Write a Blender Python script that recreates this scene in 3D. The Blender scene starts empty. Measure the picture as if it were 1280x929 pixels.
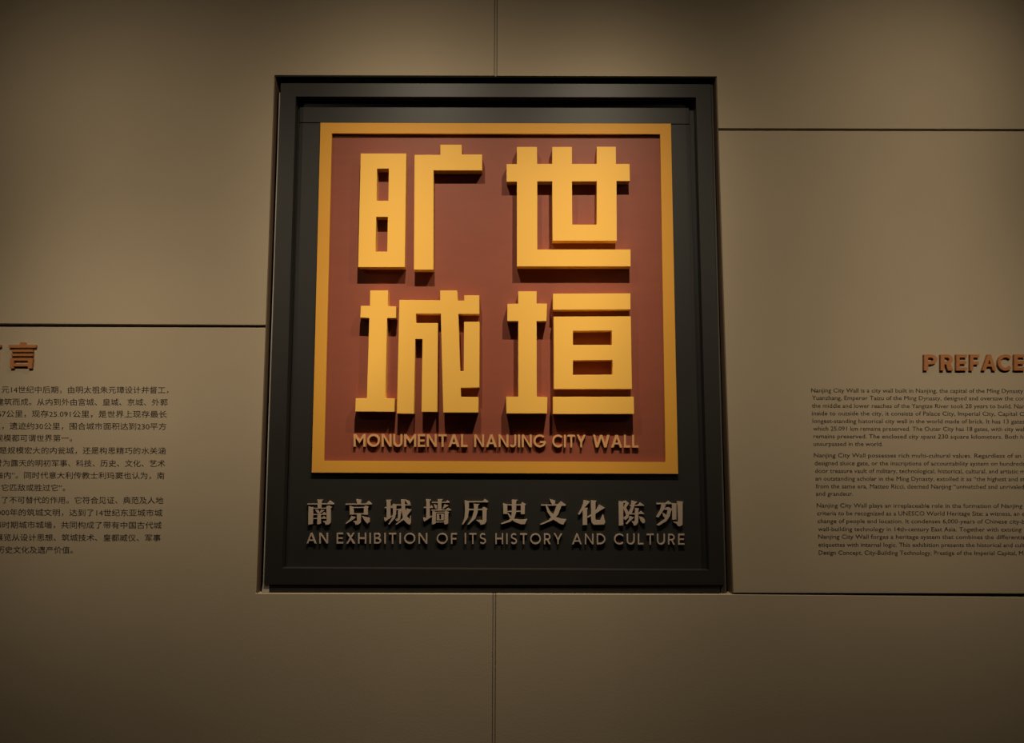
import bpy, bmesh, math
from mathutils import Vector, Matrix
from mathutils.geometry import tessellate_polygon

S = bpy.context.scene
COL = S.collection
# ------------------------------------------------------------------ camera
FPX, DIST, ZC = 950.0, 2.4, 1.6
PITCH, ROLL = math.radians(6.1), 0.0022
cam = bpy.data.cameras.new('camera'); camo = bpy.data.objects.new('camera', cam); COL.objects.link(camo)
RM = (Matrix.Rotation(math.pi/2 + PITCH, 3, 'X') @ Matrix.Rotation(ROLL, 3, 'Z'))
camo.matrix_world = Matrix.Translation((0, -DIST, ZC)) @ RM.to_4x4()
cam.sensor_width = 36.0; cam.lens = FPX*36.0/1280.0; cam.clip_start = 0.05
S.camera = camo
# ------------------------------------------------------------------ world, exposure
w = bpy.data.worlds.new('world'); S.world = w; w.use_nodes = True
w.node_tree.nodes['Background'].inputs[0].default_value = (1.0, 0.85, 0.66, 1)
w.node_tree.nodes['Background'].inputs[1].default_value = 0.003
S.view_settings.view_transform = 'Standard'; S.view_settings.look = 'None'
S.view_settings.gamma = 1; S.view_settings.exposure = 0.0; S.view_settings.use_curve_mapping = False
# track spotlights: x, distance from wall, height, aim x, aim z, beam tightness, beam exponent, strength
WARM = (1.0, 0.84, 0.62)
PSCALE = 13.5
LIGHTS = [(-0.30, .75, 3.30, -0.467, 1.861, 30.3, .58, 13.3), (0.36, .75, 3.30, 0.200, 1.81, 25.0, .69, 13.2),
          (-1.20, 1.80, 3.10, -1.335, 1.733, 38.0, 1.2, 7.3), (1.50, 1.80, 3.10, 1.38, 1.72, 27.0, 1.15, 7.9),
          (-1.70, 1.80, 3.10, -1.297, 2.598, 26.1, .99, 3.3), (2.20, 1.80, 3.10, 1.268, 2.727, 38.0, 1.2, 5.2)]  # last two lamps are added, to fill out brightness on the wall

def P(px, py, out=0.0):
    """point of the plane lying `out` metres in front of the wall, seen at a photo pixel"""
    d = RM @ Vector(((px-640)/FPX, -(py-464.5)/FPX, -1))
    t = (DIST - out)/d.y
    return Vector((d.x*t, -out, ZC + d.z*t))


# ------------------------------------------------------------------ helpers
def link(o, parent=None):
    COL.objects.link(o)
    if parent: o.parent = parent; o.matrix_parent_inverse = Matrix.Translation(-parent.location)
    return o


def tag(o, label=None, cat=None, group=None, kind=None):
    if label: o['label'] = label
    if cat: o['category'] = cat
    if group: o['group'] = group
    if kind: o['kind'] = kind
    return o


def thing(name, loc, label, cat, group=None):
    o = bpy.data.objects.new(name, None); o.location = loc; o.empty_display_size = .1
    COL.objects.link(o); return tag(o, label, cat, group)


def prism_into(bm, loops, back):
    """loops: [outer, hole...] of Vectors on a front plane; extruded along +y by `back`"""
    n = [len(l) for l in loops]
    flat = [v for l in loops for v in l]
    F = [bm.verts.new(v) for v in flat]
    B = [bm.verts.new(v + Vector((0, back, 0))) for v in flat]
    if len(loops) == 1 and n[0] == 4:
        tris = [(0, 1, 2, 3)]
    else:
        tris = tessellate_polygon(loops)
    for t in tris:
        try: bm.faces.new([F[i] for i in t])
        except ValueError: pass
        try: bm.faces.new([B[i] for i in reversed(t)])
        except ValueError: pass
    o = 0
    for k in n:
        for i in range(k):
            a, b = o+i, o+(i+1) % k
            try: bm.faces.new((F[a], F[b], B[b], B[a]))
            except ValueError: pass
        o += k


def mesh_obj(name, bm, mat, parent=None, bevel=0.0):
    bmesh.ops.recalc_face_normals(bm, faces=bm.faces[:])
    me = bpy.data.meshes.new(name); bm.to_mesh(me); bm.free()
    me.materials.append(mat)
    o = bpy.data.objects.new(name, me); link(o, parent)
    if bevel:
        m = o.modifiers.new('bevel', 'BEVEL'); m.width = bevel; m.segments = 1
        m.limit_method = 'ANGLE'; m.angle_limit = math.radians(40)
    return o


def prism(name, polys, back, mat, parent=None, bevel=0.0):
    """polys: list of [outer, holes...]"""
    bm = bmesh.new()
    for i, loops in enumerate(polys):       # strokes of one letter step by hairs so no faces coincide
        if i: loops = [[v - Vector((0, i*4e-5, 0)) for v in l] for l in loops]
        prism_into(bm, loops, back)
    return mesh_obj(name, bm, mat, parent, bevel)


def box_into(bm, c, s, rot=None):
    m = Matrix.Translation(c) @ (rot.to_4x4() if rot else Matrix()) @ Matrix.Diagonal((*s, 1))
    bmesh.ops.create_cube(bm, size=1, matrix=m)


def box(name, lo, hi, mat, parent=None, bevel=0.0):
    bm = bmesh.new()
    box_into(bm, (Vector(lo)+Vector(hi))/2, Vector(hi)-Vector(lo))
    return mesh_obj(name, bm, mat, parent, bevel)


# ------------------------------------------------------------------ materials
def mat(name, col, rough=.6, metal=0.0, var=0.0, scale=8.0, bump=0.0, bscale=200.0, spec=.5, stretch=(1, 1, 1)):
    m = bpy.data.materials.new(name); m.use_nodes = True
    nt = m.node_tree; b = nt.nodes['Principled BSDF']
    b.inputs['Roughness'].default_value = rough; b.inputs['Metallic'].default_value = metal
    b.inputs['Specular IOR Level'].default_value = spec
    tc = nt.nodes.new('ShaderNodeNewGeometry')
    mp = nt.nodes.new('ShaderNodeMapping'); mp.inputs['Scale'].default_value = stretch
    nt.links.new(tc.outputs['Position'], mp.inputs['Vector'])
    n = nt.nodes.new('ShaderNodeTexNoise'); n.inputs['Scale'].default_value = scale; n.inputs['Detail'].default_value = 5
    nt.links.new(mp.outputs[0], n.inputs['Vector'])
    r = nt.nodes.new('ShaderNodeMix'); r.data_type = 'RGBA'
    r.inputs[6].default_value = (*[c*(1-var) for c in col], 1)
    r.inputs[7].default_value = (*[min(1, c*(1+var)) for c in col], 1)
    nt.links.new(n.outputs['Fac'], r.inputs[0]); nt.links.new(r.outputs[2], b.inputs['Base Color'])
    if bump:
        n2 = nt.nodes.new('ShaderNodeTexNoise'); n2.inputs['Scale'].default_value = bscale
        nt.links.new(mp.outputs[0], n2.inputs['Vector'])
        bp = nt.nodes.new('ShaderNodeBump'); bp.inputs['Strength'].default_value = bump
        bp.inputs['Distance'].default_value = .001
        nt.links.new(n2.outputs['Fac'], bp.inputs['Height']); nt.links.new(bp.outputs[0], b.inputs['Normal'])
    return m


M = {}
M['wall'] = mat('wall_paint', (.405, .328, .228), .75, var=.10, scale=2.2, bump=.25, bscale=160, spec=.25)
M['joint'] = mat('joint_filler', (.36, .29, .20), .8, var=.06)
M['backing'] = mat('wall_backing', (.03, .027, .024), .9)  # dark seams; on recess back and soffit this colour stands for shade
M['reveal'] = mat('bronze_reveal', (.13, .085, .05), .6, var=.2)
M['frame'] = mat('dark_frame_paint', (.017, .0148, .012), .5, var=.2, scale=6, spec=.5)
M['panel'] = mat('dark_panel_paint', (.015, .0134, .0115), .52, var=.15, scale=5, spec=.5)
M['trim'] = mat('pale_edge_trim', (.42, .38, .32), .7)  # recess wall tone with its light put into the colour
M['dtrim'] = mat('dim_edge_trim', (.07, .06, .05), .7)  # darker copy for the right side, shade put into the colour
M['gold'] = mat('gold_paint', (.80, .455, .085), .55, var=.04, scale=5, bump=.1, bscale=300, spec=.2)
M['goldrim'] = mat('gold_border_paint', (.66, .32, .045), .55, var=.05, scale=5, spec=.2)
M['red'] = mat('oxblood_board', (.235, .064, .036), .5, var=.08, scale=9, bump=.2, bscale=260, spec=.3, stretch=(1, 1, 5))
M['title'] = mat('title_letter_paint', (.60, .31, .125), .5)
M['sub'] = mat('bronze_letter_paint', (.40, .31, .235), .5, var=.05)
M['head'] = mat('orange_heading_paint', (.38, .145, .045), .5, var=.05)
M['print'] = mat('brown_black_print', (.022, .014, .009), .85)
M['floor'] = mat('dark_floor', (.035, .030, .026), .5, var=.15, scale=1.5)
M['ceil'] = mat('black_ceiling', (.02, .02, .02), .9)
M['dark'] = mat('dark_wall_paint', (.05, .045, .04), .8)
M['black'] = mat('black_metal', (.02, .02, .02), .45)

# ------------------------------------------------------------------ the room
XW, YB, ZT = 4.6, -6.0, 3.75
PD = 0.056                    # panel thickness = depth of the opening
def s(o): return tag(o, kind='structure')
s(box('floor', (-XW, YB, -.1), (XW, .2, 0), M['floor']))
s(box('ceiling', (-XW, YB, ZT), (XW, .2, ZT+.1), M['ceil']))
s(box('wall_left', (-XW-.1, YB, 0), (-XW, .2, ZT), M['dark']))
s(box('wall_right', (XW, YB, 0), (XW+.1, .2, ZT), M['dark']))
s(box('wall_rear', (-XW, YB-.1, 0), (XW, YB, ZT), M['dark']))
wall = s(box('wall_back', (-XW, PD, 0), (XW, PD+.12, ZT), M['backing']))

TL, TR, BR, BL = (P(342.7, 94), P(896, 95.5), P(917, 743.3), P(319.7, 742))


def seam_z(a, b, x):          # height at x on the line through two points
    return a.z + (b.z-a.z)*(x-a.x)/(b.x-a.x)


lu, lu2 = P(0, 404.3), P(331.8, 406.2)       # left seam, upper and lower lip
ll, ll2 = P(0, 408.6), P(331.6, 409.8)
ru, ru2 = P(899, 160.3), P(1280, 161.3)
rl, rl2 = P(899, 163.3), P(1280, 164.0)
bu, bu2 = P(917, 741.4), P(1280, 742.4)
bl_, bl2 = P(917, 743.3), P(1280, 746.9)
V = lambda x, z: Vector((x, 0, z))
def onL(z): t = (z-BL.z)/(TL.z-BL.z); return V(BL.x+(TL.x-BL.x)*t, z)
def onR(z): t = (z-BR.z)/(TR.z-BR.z); return V(BR.x+(TR.x-BR.x)*t, z)
ts, bs = P(619.6, 60).x, P(617.4, 840).x
GW = .0013                                    # hairline beside the joint filler
JW = .0036
def topz(x): return seam_z(TL, TR, x)
def botz(x): return seam_z(BL, BR, x)
EDGE = 4.6
a, b = ts-JW-GW, ts+JW+GW
zl = onL(lu2.z)
prism('wall_panel', [[[V(-EDGE, seam_z(lu, lu2, -EDGE)), V(zl.x, lu2.z), TL, V(a, topz(a)), V(a, ZT), V(-EDGE, ZT)]]], PD, M['wall'], wall, .0012)
a2, b2 = bs-JW-GW, bs+JW+GW
zl2 = onL(ll2.z)
prism('wall_panel', [[[V(-EDGE, 0), V(a2, 0), V(a2, botz(a2)), BL, V(zl2.x, ll2.z), V(-EDGE, seam_z(ll, ll2, -EDGE))]]], PD, M['wall'], wall, .0012)
zr = onR(ru.z)
prism('wall_panel', [[[V(b, topz(b)), TR, V(zr.x, ru.z), V(EDGE, seam_z(ru, ru2, EDGE)), V(EDGE, ZT), V(b, ZT)]]], PD, M['wall'], wall, .0012)
zr2 = onR(rl.z); zr3 = onR(bu.z)
prism('wall_panel', [[[V(zr3.x, bu.z), V(EDGE, seam_z(bu, bu2, EDGE)), V(EDGE, seam_z(rl, rl2, EDGE)), V(zr2.x, rl.z)]]], PD, M['wall'], wall, .0012)
prism('wall_panel', [[[V(b2, 0), V(EDGE, 0), V(EDGE, seam_z(bl_, bl2, EDGE)), V(BR.x, BR.z), V(b2, botz(b2))]]], PD, M['wall'], wall, .0012)
prism('joint_strip', [[[Vector((ts-JW, .001, topz(ts)-.001)), Vector((ts+JW, .001, topz(ts)-.001)), Vector((ts+JW, .001, ZT)), Vector((ts-JW, .001, ZT))]]], .05, M['joint'], wall, .0008)
prism('joint_strip', [[[Vector((bs-JW, .001, 0)), Vector((bs+JW, .001, 0)), Vector((bs+JW, .001, botz(bs)-.0005)), Vector((bs-JW, .001, botz(bs)-.0005))]]], .05, M['joint'], wall, .0008)
# dark lining of the opening: two side reveals and the soffit
rv = .003
def lining(p, q, dx, dz):
    o = Vector((dx, 0, dz)); return [[Vector((p.x, .004, p.z)), Vector((q.x, .004, q.z)), Vector((q.x, .004, q.z))+o, Vector((p.x, .004, p.z))+o]]
prism('reveal_lining', [lining(BL, TL, rv, 0)], PD-.006, M['reveal'], wall)
prism('reveal_lining', [lining(TR, BR, -rv, 0)], PD-.006, M['reveal'], wall)
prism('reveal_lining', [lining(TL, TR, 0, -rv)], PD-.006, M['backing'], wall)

# ------------------------------------------------------------------ dark display frame in the opening
fc = P(617, 731)
fr = thing('display_frame', (fc.x, PD/2, botz(0)), 'charcoal recessed rectangular frame and backing around the red and gold plaque', 'frame')
OF = -.008                        # frame front, just inside the wall face
o4 = [P(351, 104, OF), P(888.3, 105.3, OF), P(905.5, 731.5, OF), P(330.3, 731, OF)]
i4 = [P(369.7, 120.6, OF), P(870, 121.6, OF), P(886.5, 713.3, OF), P(352.3, 710.6, OF)]
for k in range(4):
    j = (k+1) % 4
    prism('frame_bar', [[[o4[k], o4[j], i4[j], i4[k]]]], .036, M['frame'], fr)
OB = -.040
pm = [P(374.3, 153.8, OB), P(861.7, 155.6, OB), P(878.5, 712.5, OB), P(356.8, 709, OB)]
pt = [P(374.8, 131, OB), P(861.2, 132, OB), P(861.7, 154.8, OB), P(374.3, 153.0, OB)]
prism('back_panel', [[pt]], .006, M['panel'], fr, .0006)
hole = [P(407, 163, OB), P(831, 164, OB), P(839, 584, OB), P(398, 582, OB)]
prism('back_panel', [[pm, hole]], .006, M['panel'], fr, .0006)
bk = [P(364, 118, -.047), P(876, 118, -.047), P(893, 722, -.047), P(343, 722, -.047)]
prism('back_board', [[bk]], .007, M['black'], fr)
# base rail below, and thin strips coloured as lit and shaded recess wall
prism('base_rail', [[[P(336.5, 731.2, -.012), P(900, 731.8, -.012), P(900, 741.4, -.012), P(336.5, 740.6, -.012)]]], .036, M['frame'], fr)
prism('edge_trim', [[[P(349.1, 116, -.013), P(351.4, 116, -.013), P(331.0, 729, -.013), P(336.6, 731, -.013), P(336.4, 740.6, -.013), P(327.0, 740.6, -.013), P(328.8, 728, -.013)]]], .03, M['trim'], fr)  # top cut off where the soffit's shadow would fall; foot imitates lit sill
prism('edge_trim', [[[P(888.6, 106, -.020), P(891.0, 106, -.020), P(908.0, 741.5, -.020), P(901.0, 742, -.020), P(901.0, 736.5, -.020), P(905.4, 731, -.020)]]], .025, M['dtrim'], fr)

# ------------------------------------------------------------------ plaque
OR = OB - .003                     # board face
OG = OB + .0092                    # gold border face
pl = thing('plaque', P(617, 584, OR), 'square oxblood red plaque with a flat gold border', 'plaque')
g4 = [P(400.6, 153.4, OG), P(838.6, 154.6, OG), P(847.6, 592.4, OG), P(389.6, 590.8, OG)]
h4 = [P(414.8, 166.7, OG), P(825.3, 167.6, OG), P(832.0, 577.7, OG), P(404.9, 575.9, OG)]
prism('red_board', [[[P(408, 164, OR), P(830, 165, OR), P(838, 583, OR), P(399, 581, OR)]]], .0028, M['red'], pl)
for k in range(4):
    j = (k+1) % 4
    prism('border_bar', [[[g4[k], g4[j], h4[j], h4[k]]]], .009, M['goldrim'], pl)

# four big block characters
OC = OR + .033
def Z(ox, oy, sc, out):
    return lambda pts: [P(ox+x/sc, oy+y/sc, out) for x, y in pts]
c1 = Z(440, 170, 4.889, OC); c2 = Z(620, 170, 4.889, OC); c3 = Z(435, 355, 4.889, OC); c4 = Z(620, 355, 4.889, OC)
BIG = [
 ('kuang, two-windowed box and canopy, top left on the plaque', [
  [c1([(53,107),(332,107),(322,802),(37,802)]), c1([(153,200),(225,200),(222,396),(150,396)]), c1([(148,495),(219,495),(215,707),(143,707)])],
  [c1([(382,115),(540,115),(540,53),(670,53),(671,113),(795,113),(795,210),(498,210),(497,818),(378,818)])]]),
 ('shi, three uprights crossing a bar, top right on the red plaque', [
  [c2([(128,67),(250,67),(251,171),(344,171),(344,67),(464,67),(464,171),(616,171),(616,66),(732,66),(733,171),(816,171),(818,275),(736,275),(738,640),(346,640),(344,277),(252,277),(252,694),(822,694),(822,797),(128,797),(128,279),(65,279),(65,172),(128,172)]),
   c2([(464,277),(616,277),(616,542),(466,542)])]]),
 ('cheng, cross and many uprights, bottom left on the red plaque', [
  [c3([(135,40),(245,40),(243,136),(294,138),(293,209),(239,209),(228,699),(285,701),(283,781),(44,779),(47,699),(115,699),(130,209),(75,205),(78,134),(134,134)])],
  [c3([(314,98),(563,100),(563,40),(667,40),(670,102),(710,102),(710,70),(802,70),(802,184),(674,184),(685,533),(707,533),(709,232),(804,232),(802,633),(688,635),(690,690),(797,692),(796,786),(582,786),(567,182),(415,182),(415,239),(549,239),(545,782),(449,782),(455,337),(411,337),(402,794),(299,792)])]]),
 ('yuan, cross and box between bars, bottom right on the red plaque', [
  [c4([(136,45),(248,45),(248,120),(312,120),(308,227),(248,227),(249,689),(314,691),(312,791),(64,791),(62,689),(136,689),(136,227),(69,226),(70,122),(136,120)])],
  [c4([(348,60),(822,58),(822,156),(348,158)])],
  [c4([(352,200),(824,198),(831,642),(354,642)]), c4([(470,287),(708,285),(708,373),(470,373)]), c4([(470,467),(712,465),(712,555),(470,556)])],
  [c4([(348,690),(842,690),(844,795),(348,795)])]]),
]
for lab, comps in BIG:
    xs = [v.x for c in comps for v in c[0]]; zs = [v.z for c in comps for v in c[0]]
    t = thing('block_character', ((min(xs)+max(xs))/2, -OR, min(zs)), 'gold block character '+lab, 'character', 'thick gold block characters on the red plaque')
    for c in comps:
        prism('stroke_block', [c], .0328, M['gold'], t, .0005)


# ------------------------------------------------------------------ geometric capital letters
def arc(cx, cy, rx, ry, a0, a1, w, n=20):
    o, i = [], []
    for k in range(n+1):
        t = math.radians(a0+(a1-a0)*k/n)
        o.append((cx+(rx)*math.cos(t), cy+(ry)*math.sin(t)))
        i.append((cx+(rx-w)*math.cos(t), cy+(ry-w)*math.sin(t)))
    return o + i[::-1]
def R(x0, y0, x1, y1): return [(x0, y0), (x1, y0), (x1, y1), (x0, y1)]
def dg(x0, x1, y0, y1, wx): return [(x0, y0), (x0+wx, y0), (x1+wx, y1), (x1, y1)]
def glyph(ch, w):
    d = w*1.12
    if ch == 'I': return w, [R(0, 0, w, 1)]
    if ch == 'L': return .52, [R(0, 0, w, 1), R(w, 0, .52, w)]
    if ch == 'E': return .58, [R(0, 0, w, 1), R(w, 0, .58, w), R(w, .5-w/2, .54, .5+w/2), R(w, 1-w, .58, 1)]
    if ch == 'F': return .55, [R(0, 0, w, 1), R(w, .47-w/2, .51, .47+w/2), R(w, 1-w, .55, 1)]
    if ch == 'T': return .66, [R(.33-w/2, 0, .33+w/2, 1-w), R(0, 1-w, .66, 1)]
    if ch == 'H': return .74, [R(0, 0, w, 1), R(.74-w, 0, .74, 1), R(w, .5-w/2, .74-w, .5+w/2)]
    if ch == 'N': return .80, [R(0, 0, w, 1), R(.8-w, 0, .8, 1), [(w, 1), (w, 1-1.3*d), (.8-w, 0), (.8-w, 1.3*d)], ]
    if ch == 'M':
        W_ = .96; m = W_/2
        return W_, [R(0, 0, w, 1), R(W_-w, 0, W_, 1), [(w, 1), (w, 1-1.6*d), (m, .26), (m, .26+1.6*d)], [(W_-w, 1), (W_-w, 1-1.6*d), (m, .26), (m, .26+1.6*d)]]
    if ch == 'A':
        W_ = .88; m = W_/2
        return W_, [[(0, 0), (d, 0), (m+d/2, 1), (m-d/2, 1)], [(W_, 0), (W_-d, 0), (m-d/2, 1), (m+d/2, 1)], R(.2, .24, W_-.2, .24+w*.9)]
    if ch == 'W':
        W_ = 1.34; q = W_/4
        return W_, [[(0, 1), (d, 1), (q+d/2, 0), (q-d/2, 0)], [(q-d/2, 0), (q+d/2, 0), (2*q+d/2, 1), (2*q-d/2, 1)],
                    [(2*q-d/2, 1), (2*q+d/2, 1), (3*q+d/2, 0), (3*q-d/2, 0)], [(3*q-d/2, 0), (3*q+d/2, 0), (W_, 1), (W_-d, 1)]]
    if ch == 'Y':
        W_ = .80; m = W_/2
        return W_, [R(m-w/2, 0, m+w/2, .42), [(0, 1), (d*1.1, 1), (m+w/2, .42), (m-w/2, .38)], [(W_, 1), (W_-d*1.1, 1), (m-w/2, .42), (m+w/2, .38)]]
    if ch == 'X':
        W_ = .78
        return W_, [[(0, 0), (d*1.15, 0), (W_-.03, 1), (W_-.03-d*1.15, 1)], [(W_, 0), (W_-d*1.15, 0), (.03, 1), (.03+d*1.15, 1)]]
    if ch == 'O': return 1.02, [arc(.51, .5, .51, .51, 0, 180, w), arc(.51, .5, .51, .51, 180, 360, w)]
    if ch == 'C': return .88, [arc(.51, .5, .51, .51, 42, 318, w, 30)]
    if ch == 'G': return .94, [arc(.51, .5, .51, .51, 42, 352, w, 30), R(.52, .5-w, .96, .5), R(.96-w, .36, .96, .5)]
    if ch == 'D': return .80, [R(0, 0, w, 1), R(w, 0, .32, w), R(w, 1-w, .32, 1), arc(.30, .5, .50, .5, -90, 90, w)]
    if ch == 'U': return .74, [R(0, .36, w, 1), R(.74-w, .36, .74, 1), arc(.37, .37, .37, .38, 180, 360, w)]
    if ch == 'J': return .48, [R(.48-w, .3, .48, 1), arc(.19, .30, .29, .31, 215, 360, w)]
    if ch == 'P': return .62, [R(0, 0, w, 1), R(w, 1-w, .33, 1), R(w, .38, .33, .38+w), arc(.31, .69, .31, .31, -90, 90, w, 14)]
    if ch == 'R': return .64, [R(0, 0, w, 1), R(w, 1-w, .33, 1), R(w, .38, .33, .38+w), arc(.31, .69, .31, .31, -90, 90, w, 14), [(.64, 0), (.64-d*1.25, 0), (.26, .42), (.26+d*1.1, .42)]]
    if ch == 'B': return .64, [R(0, 0, w, 1), R(w, 1-w, .33, 1), R(w, .5-w/2+.01, .36, .5+w/2+.01), R(w, 0, .36, w), arc(.31, .75, .27, .25, -90, 90, w, 14), arc(.35, .265, .29, .265, -90, 90, w, 14)]
    if ch == 'S':
        return .60, [arc(.30, .735, .28, .27, 32, 270, w, 20), arc(.30, .275, .30, .28, -148, 90, w, 20)]
    raise KeyError(ch)


def letters(parent, word, x0, x1, y0, y1, w, gap, out, thick, m):
    """word spread over photo columns x0..x1, cap line y0 and base line y1 (each a left/right pair)"""
    gl = [glyph(c, w) for c in word]
    tot = sum(g[0] for g in gl) + gap*(len(gl)-1)
    cur = 0
    for g in gl:
        polys = []
        for poly in g[1]:
            pts = []
            for (u, v) in poly:
                f = (cur+u)/tot
                yt = y0[0]+(y0[1]-y0[0])*f; yb = y1[0]+(y1[1]-y1[0])*f
                pts.append(P(x0+(x1-x0)*f, yb+(yt-yb)*v, out))
            polys.append([pts])
        prism('letter', polys, thick, m, parent)
        cur += g[0]+gap


# title line on the plaque
OT = OR + .009
tt = thing('title_lettering', P(620, 560, OR), 'row of raised gold capitals reading MONUMENTAL NANJING CITY WALL at plaque foot', 'lettering')
def line(parent, words, sc, ox, yy0, yy1, w, gap, out, th, m):
    X0 = ox+words[0][1]/sc; X1 = ox+words[-1][2]/sc
    for wd, a_, b_ in words:
        p, q = ox+a_/sc, ox+b_/sc
        f = lambda x, y: y[0]+(y[1]-y[0])*(x-X0)/(X1-X0)
        letters(parent, wd, p, q, (f(p, yy0), f(q, yy0)), (f(p, yy1), f(q, yy1)), w, gap, out, th, m)
line(tt, [('MONUMENTAL', 40, 520), ('NANJING', 548, 847), ('CITY', 877, 1018), ('WALL', 1048, 1240)], 3.368, 430,
     (542.6, 543.8), (558.4, 559.6), .165, .14, OT, .0084, M['title'])

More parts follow.
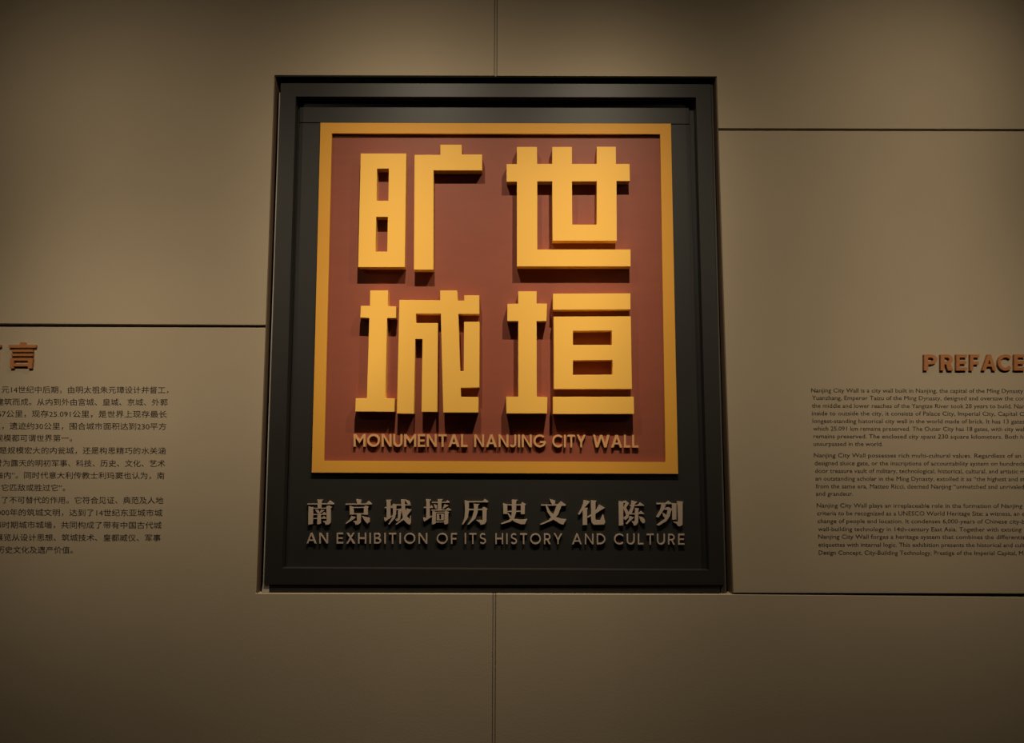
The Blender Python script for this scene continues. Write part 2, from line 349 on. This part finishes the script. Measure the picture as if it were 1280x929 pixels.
# subtitle lines on the dark back panel
OS = OB + .008
se = thing('subtitle_lettering', P(620, 680, OB), 'row of small thin bronze capitals reading AN EXHIBITION OF ITS HISTORY AND CULTURE', 'lettering')
line(se, [('AN', 34, 102), ('EXHIBITION', 130, 420), ('OF', 450, 515), ('ITS', 540, 608), ('HISTORY', 638, 852), ('AND', 884, 990), ('CULTURE', 1018, 1243)],
     2.56, 370, (666.2, 667.6), (679.4, 681.0), .125, .30, OS, .0055, M['sub'])
sc_ = thing('subtitle_characters', P(620, 657, OB), 'row of ten raised bronze chinese characters with serifs under the gold border', 'lettering')
SONG = [
 (380, [[(50,126),(400,122),(400,136),(50,139)],[(360,132),(410,75),(478,128),(470,138)],[(210,60),(302,62),(285,85),(278,195),(218,195),(218,85)],[(72,163),(100,178),(148,182),(140,450),(68,462)],[(145,192),(365,190),(365,204),(145,206)],[(358,165),(400,155),(447,180),(428,200),(425,430),(395,458),(345,462),(335,432),(298,405),(362,405)],[(178,222),(235,230),(252,290),(215,278)],[(252,292),(266,225),(328,232),(290,258)],[(152,293),(355,291),(355,303),(152,305)],[(282,294),(320,260),(352,293)],[(150,357),(355,352),(355,365),(150,369)],[(282,358),(318,320),(354,355)],[(215,295),(272,295),(270,440),(240,455),(210,450)]]),
 (380, [[(835,52),(918,66),(905,128),(850,128)],[(665,127),(1080,125),(1080,139),(665,143)],[(980,132),(1030,80),(1082,130)],[(728,160),(790,178),(798,297),(733,302)],[(958,175),(985,155),(1038,175),(1022,195),(1020,302),(955,300)],[(785,179),(965,177),(965,191),(785,193)],[(790,284),(960,282),(960,295),(790,297)],[(845,292),(912,290),(908,425),(870,458),(825,462),(815,430),(785,405),(848,402)],[(758,320),(828,345),(770,388),(672,450),(663,437),(730,380)],[(922,320),(1052,360),(1050,415),(1015,445),(982,412)]]),
 (475, [[(98,65),(182,65),(167,90),(167,345),(105,365),(105,90)],[(75,181),(218,179),(218,193),(75,195)],[(160,184),(195,148),(218,182)],[(63,350),(105,358),(207,308),(207,325),(90,408),(75,403)],[(205,139),(480,137),(492,153),(205,156)],[(205,130),(262,150),(258,290),(235,360),(150,457),(133,452),(195,350),(208,280)],[(255,214),(335,205),(347,215),(322,370),(295,402),(262,407),(248,375),(285,360),(290,226),(255,226)],[(335,58),(412,62),(397,85),(402,200),(432,330),(470,385),(485,320),(492,325),(495,430),(480,460),(440,447),(368,372),(345,220)],[(425,200),(502,225),(440,312),(380,382),(265,462),(248,455),(350,368),(408,280)],[(405,60),(465,85),(487,130),(450,142),(420,100)]]),
 (475, [[(733,55),(818,62),(797,85),(797,342),(740,360),(740,85)],[(700,179),(848,179),(848,193),(700,195)],[(790,184),(825,148),(848,182)],[(688,350),(735,358),(832,318),(832,332),(715,408),(700,402)],[(830,99),(1110,98),(1110,111),(830,113)],[(1035,106),(1075,72),(1115,102)],[(923,52),(1002,58),(985,80),(982,224),(928,224)],[(858,128),(914,153),(912,208),(880,197)],[(998,215),(1030,133),(1098,150),(1045,188)],[(820,221),(1132,220),(1132,234),(820,237)],[(1045,228),(1080,190),(1134,224)],[(838,240),(897,258),(892,440),(850,460),(830,452)],[(1033,250),(1060,238),(1108,262),(1092,280),(1090,440),(1060,457),(1028,450)],[(890,255),(1040,254),(1040,267),(890,269)],[(890,411),(1035,410),(1035,423),(890,425)],[(908,288),(948,290),(948,390),(908,392)],[(978,290),(1024,288),(1020,390),(978,390)],[(908,285),(1022,285),(1022,296),(908,296)],[(908,380),(1018,380),(1018,391),(908,391)]]),
 (570, [[(145,87),(450,87),(450,102),(145,104)],[(415,100),(460,48),(518,92),(502,104)],[(138,73),(207,90),(207,230),(190,350),(120,452),(93,460),(133,360),(145,230)],[(278,127),(378,130),(352,155),(347,260),(312,360),(215,452),(178,462),(250,360),(282,260),(288,150)],[(205,214),(430,211),(430,227),(205,231)],[(423,190),(450,180),(503,210),(490,230),(487,410),(455,452),(395,462),(380,430),(318,388),(425,390)]]),
 (570, [[(753,118),(822,143),(820,288),(758,288)],[(1035,140),(1060,103),(1118,135),(1102,150),(1100,293),(1038,293)],[(815,139),(1045,137),(1045,151),(815,153)],[(815,243),(1045,241),(1045,255),(815,257)],[(893,62),(988,66),(964,85),(962,270),(927,372),(862,417),(730,455),(718,443),(840,393),(883,340),(893,270)],[(818,270),(842,276),(892,338),(947,373),(1055,383),(1138,373),(1103,453),(1040,455),(930,412),(858,347)]]),
 (665, [[(278,48),(372,78),(367,137),(320,142)],[(145,141),(540,140),(540,155),(145,157)],[(408,147),(465,88),(548,145),(522,158),(472,158),(417,302),(322,392),(150,463),(128,456),(260,395),(340,300),(393,158)],[(216,156),(242,156),(292,250),(392,343),(470,370),(548,376),(502,461),(450,447),(328,372),(248,260)]]),
 (665, [[(823,63),(928,90),(892,132),(832,202),(757,303),(738,292),(790,200),(818,120)],[(813,190),(892,194),(882,220),(882,462),(810,468)],[(943,70),(1038,80),(1017,100),(1014,370),(1035,390),(1095,390),(1130,298),(1142,300),(1173,420),(1150,458),(990,463),(958,432),(946,380)],[(1078,138),(1168,190),(1090,237),(1010,292),(890,353),(878,342),(958,290),(1038,210)]]),
 (765, [[(106,83),(182,95),(180,472),(110,475)],[(180,85),(225,80),(273,115),(227,190),(272,270),(267,342),(215,388),(183,360),(225,320),(205,250),(180,200),(213,112),(180,106)],[(285,149),(440,147),(440,160),(285,163)],[(415,158),(450,103),(513,150),(512,160)],[(313,73),(402,95),(367,130),(347,200),(312,292),(262,292),(270,270),(303,180)],[(268,285),(512,280),(512,291),(268,298)],[(425,288),(465,237),(518,286)],[(368,193),(433,200),(422,230),(420,422),(390,467),(350,477),(338,440),(312,408),(365,410)],[(283,318),(353,345),(302,392),(240,453),(222,447),(268,380)],[(428,322),(502,348),(528,390),(522,432),(490,438),(458,400)]]),
 (765, [[(713,114),(965,117),(965,130),(713,136)],[(855,124),(905,82),(965,120)],[(793,130),(862,140),(837,212),(742,348),(712,337),(768,240)],[(842,204),(905,178),(968,214),(947,240),(927,322),(872,402),(750,478),(722,467),(830,385),(878,300),(888,226),(838,220)],[(803,268),(852,288),(873,330),(847,353),(818,322)],[(958,117),(1038,124),(1030,145),(1030,377),(966,383)],[(1043,86),(1143,95),(1130,115),(1128,462),(1085,490),(1050,480),(1035,447),(973,414),(1060,415)]]),
]
for ox, polys in SONG:
    f = Z(ox, 620, 12.8, OS)
    prism('character', [[f(p)] for p in polys], .0075, M['sub'], sc_)

# ------------------------------------------------------------------ headings on the wall
OH = .0095
hp = thing('heading_lettering', P(1218, 462, 0), 'raised orange-brown capitals reading PREFACE above the english wall text', 'heading')
for ch, a_, b_ in [('P', 140, 290), ('R', 328, 474), ('E', 506, 628), ('F', 664, 772), ('A', 803, 965), ('C', 982, 1138), ('E', 1168, 1292)]:
    letters(hp, ch, 1140+a_/9.143, 1140+b_/9.143, (443.2, 443.2), (463.2, 463.2),   .19, 0, OH, OH-.0002, M['head'])
hc = thing('heading_characters', P(10, 462, 0), 'raised orange-brown chinese heading characters above the chinese wall text', 'heading')
f = Z(0, 420, 16.89, OH)
prism('character', [[f(p)] for p in [
    [(430,130),(520,130),(545,192),(405,192)], [(185,190),(755,190),(750,248),(178,248)], [(235,288),(690,288),(690,335),(235,335)],
    [(230,375),(690,375),(687,422),(230,422)], [(215,468),(690,468),(688,520),(213,520)], [(213,520),(290,520),(287,685),(208,685)],
    [(590,520),(688,520),(668,685),(588,685)], [(287,590),(590,590),(590,642),(287,642)]]], OH-.0005, M['head'], hc)
prism('character', [[f(p)] for p in [
    [(-450,110),(-370,100),(-330,190),(-410,190)], [(-200,100),(-120,110),(-170,190),(-250,190)], [(-600,190),(12,190),(12,240),(-600,240)],
    [(-560,290),(-490,290),(-490,690),(-560,690)], [(-490,290),(-280,290),(-280,340),(-490,340)], [(-350,340),(-280,340),(-280,690),(-350,690)],
    [(-490,410),(-350,410),(-350,455),(-490,455)], [(-490,520),(-350,520),(-350,565),(-490,565)],
    [(-220,300),(-150,300),(-150,600),(-220,600)], [(-110,290),(-40,290),(-40,690),(-110,690)]]], OH, M['head'], hc)

# ------------------------------------------------------------------ printed wall text
def text_mesh(txt):
    cu = bpy.data.curves.new('text_line', 'FONT'); cu.body = txt; cu.size = 1; cu.resolution_u = 2
    o = bpy.data.objects.new('text_line', cu); COL.objects.link(o)
    dg_ = bpy.context.evaluated_depsgraph_get()
    me = bpy.data.meshes.new_from_object(o.evaluated_get(dg_))
    bpy.data.objects.remove(o); bpy.data.curves.remove(cu)
    return me
def text_line(parent, txt, x0, x1, ybase, size_px, fat=0.0, slope=.003):
    """txt fills photo columns x0..x1; ybase = base line row at x0"""
    me = text_mesh(txt)
    bm = bmesh.new(); bm.from_mesh(me); bpy.data.meshes.remove(me)
    bmesh.ops.remove_doubles(bm, verts=bm.verts[:], dist=1e-5)
    xs = [v.co.x for v in bm.verts]; lo, hi = min(xs), max(xs)
    for v in bm.verts:
        fx = (v.co.x-lo)/(hi-lo)
        px = x0+(x1-x0)*fx
        v.co = P(px, ybase+slope*(px-x0)-v.co.y*size_px, .0006)
    r = bmesh.ops.extrude_face_region(bm, geom=bm.faces[:])
    for g in r['geom']:
        if isinstance(g, bmesh.types.BMVert): g.co.y += .0006
    return mesh_obj('text_line', bm, M['print'], parent)

ct = thing('chinese_wall_text', P(105, 693, 0), 'block of dark brown chinese text printed on the wall left of frame', 'wall text')
CN = [("元14世纪中后期，由明太祖朱元璋设计并督工，",2,210.5,487),("建筑而成。从内到外由宫城、皇城、京城、外郭",-5,209.5,502.3),
("67公里，现存25.091公里，是世界上现存最长",-3,208.5,517.2),("里，遗迹约30公里，围合城市面积达到230平方",-9,207.7,532.5),
("规模都可谓世界第一。",-6,90,547.5),("是规模宏大的内瓮城，还是构思精巧的水关涵",-1,206.8,563),
("誉为露天的明初军事、科技、历史、文化、艺术",-7,206.3,578.8),("海内”。同时代意大利传教士利玛窦也认为，南",-6,205.5,594),
("它匹敌或胜过它”。",2,81.5,609.5),("了不可替代的作用。它符合见证、典范及人地",2,204,625),
("6000年的筑城文明，达到了14世纪东亚城市城",-9,203,640.5),("海时期城市城墙，共同构成了带有中国古代城",-8,202,656),
("展览从设计思想、筑城技术、皇都威仪、军事",-6,200.8,671.8),("历史文化及遗产价值。",-4,91,687.3)]
for t_, a_, b_, y in CN: text_line(ct, t_, a_, b_, y+3.6, 9.4)
et = thing('english_wall_text', P(1148, 696, 0), 'three paragraphs of small dark brown english text printed right of frame', 'wall text')
EN = [("Nanjing City Wall is a city wall built in Nanjing, the capital of the Ming Dynasty",1014,1279,487.7),
("Yuanzhang, Emperor Taizu of the Ming Dynasty, designed and oversaw the con",1015,1281,497),
("the middle and lower reaches of the Yangtze River took 28 years to build. Nan",1015,1281,506.8),
("inside to outside the city, it consists of Palace City, Imperial City, Capital C",1015,1280,516.3),
("longest-standing historical city wall in the world made of brick. It has 13 gates",1015.7,1281,525.9),
("which 25.091 km remains preserved. The Outer City has 18 gates, with city wal",1016.5,1280,535.4),
("remains preserved. The enclosed city spans 230 square kilometers. Both hi",1016.8,1281,545),
("unsurpassed in the world.",1017,1103.5,554.5),
("Nanjing City Wall possesses rich multi-cultural values. Regardless of an i",1017.5,1281,568.8),
("designed sluice gate, or the inscriptions of accountability system on hundreds",1018.3,1281,578.6),
("door treasure vault of military, technological, historical, cultural, and artistic m",1019,1281,588.2),
("an outstanding scholar in the Ming Dynasty, extolled it as “the highest and st",1019.3,1281,597.9),
("from the same era, Matteo Ricci, deemed Nanjing “unmatched and unrivaled",1019.8,1280,607.5),
("and grandeur.",1020,1066.5,616.8),
("Nanjing City Wall plays an irreplaceable role in the formation of Nanjing",1021,1278,631.5),
("criteria to be recognized as a UNESCO World Heritage Site: a witness, an e",1021.5,1281,641.2),
("change of people and location. It condenses 6,000-years of Chinese city-b",1022,1281,651),
("wall-building technology in 14th-century East Asia. Together with existing",1022.8,1277,661),
("Nanjing City Wall forges a heritage system that combines the differentia",1022.8,1281,670.5),
("etiquettes with internal logic. This exhibition presents the historical and cult",1023,1281,680.5),
("Design Concept, City-Building Technology, Prestige of the Imperial Capital, Mi",1023.5,1281,690.5)]
for t_, a_, b_, y in EN: text_line(et, t_, a_, b_, y+2.9, 7.6)

# ------------------------------------------------------------------ ceiling track with its spotlights (above the frame; outer pair added)
for yy, lab in ((-.75, 'black ceiling light track nearest the display wall'), (-1.80, 'black ceiling light track further from the display wall')):
    tag(box('light_track', (-2.6, yy-.018, ZT-.03), (2.6, yy+.018, ZT-.0005), M['black']), lab, 'track')
names = ['left lamp of the near track', 'right lamp of the near track', 'inner left lamp of the far track', 'inner right lamp of the far track', 'outer left lamp of the far track', 'outer right lamp of the far track']
for (x, ly, lz, ax, az, kk, nn, ii), nm in zip(LIGHTS, names):
    LY = -ly
    t = thing('track_spotlight', (x, LY, ZT-.03), 'black cylindrical track spotlight, ' + nm, 'spotlight', 'spotlights on the ceiling tracks')
    pos = Vector((x, LY, lz)); d = (Vector((ax, 0, az))-pos).normalized()
    rot = d.to_track_quat('-Z', 'Y').to_matrix()
    c = pos - d*.07
    bm = bmesh.new()
    segs = 28; prof = [(.0, .06), (.036, .06), (.042, .05), (.042, -.062), (.038, -.062), (.034, -.02), (.0, -.02)]
    rings = []
    for r_, z_ in prof:
        if r_ == 0: rings.append([bm.verts.new(c + rot @ Vector((0, 0, z_)))])
        else: rings.append([bm.verts.new(c + rot @ Vector((r_*math.cos(2*math.pi*k/segs), r_*math.sin(2*math.pi*k/segs), z_))) for k in range(segs)])
    for q in range(len(rings)-1):
        A, B_ = rings[q], rings[q+1]
        for k in range(segs):
            k2 = (k+1) % segs
            if len(A) == 1: bm.faces.new((A[0], B_[k], B_[k2]))
            elif len(B_) == 1: bm.faces.new((A[k], A[k2], B_[0]))
            else: bm.faces.new((A[k], A[k2], B_[k2], B_[k]))
    mesh_obj('lamp_housing', bm, M['black'], t)
    bm = bmesh.new()
    box_into(bm, Vector((x, LY, (ZT-.03+c.z+.02)/2)), (.014, .014, ZT-.03-c.z-.02))
    box_into(bm, Vector((x, LY, ZT-.042)), (.12, .034, .022))
    mesh_obj('mounting_stem', bm, M['black'], t)
    L = bpy.data.lights.new('spot', 'POINT'); L.energy = ii*PSCALE; L.color = WARM; L.shadow_soft_size = .012
    # photometric profile of the reflector: strength = exp(-(k(1-cos a))^n)
    L.use_nodes = True; nt = L.node_tree; em = nt.nodes['Emission']
    tc = nt.nodes.new('ShaderNodeTexCoord'); sx = nt.nodes.new('ShaderNodeSeparateXYZ')
    nt.links.new(tc.outputs['Normal'], sx.inputs[0])
    def mth(op, u, v_):
        q = nt.nodes.new('ShaderNodeMath'); q.operation = op
        for i_, z_ in enumerate((u, v_)):
            if z_ is None: continue
            if isinstance(z_, (int, float)): q.inputs[i_].default_value = z_
            else: nt.links.new(z_, q.inputs[i_])
        return q.outputs[0]
    e_ = mth('MAXIMUM', mth('MULTIPLY', mth('ADD', sx.outputs['Z'], 1.0), kk), 0.0)
    e_ = mth('EXPONENT', mth('MULTIPLY', mth('POWER', e_, nn), -1.0), None)
    nt.links.new(e_, em.inputs['Strength'])
    lo = bpy.data.objects.new('spot', L); lo.location = pos; lo.rotation_euler = d.to_track_quat('-Z', 'Y').to_euler()
    COL.objects.link(lo)
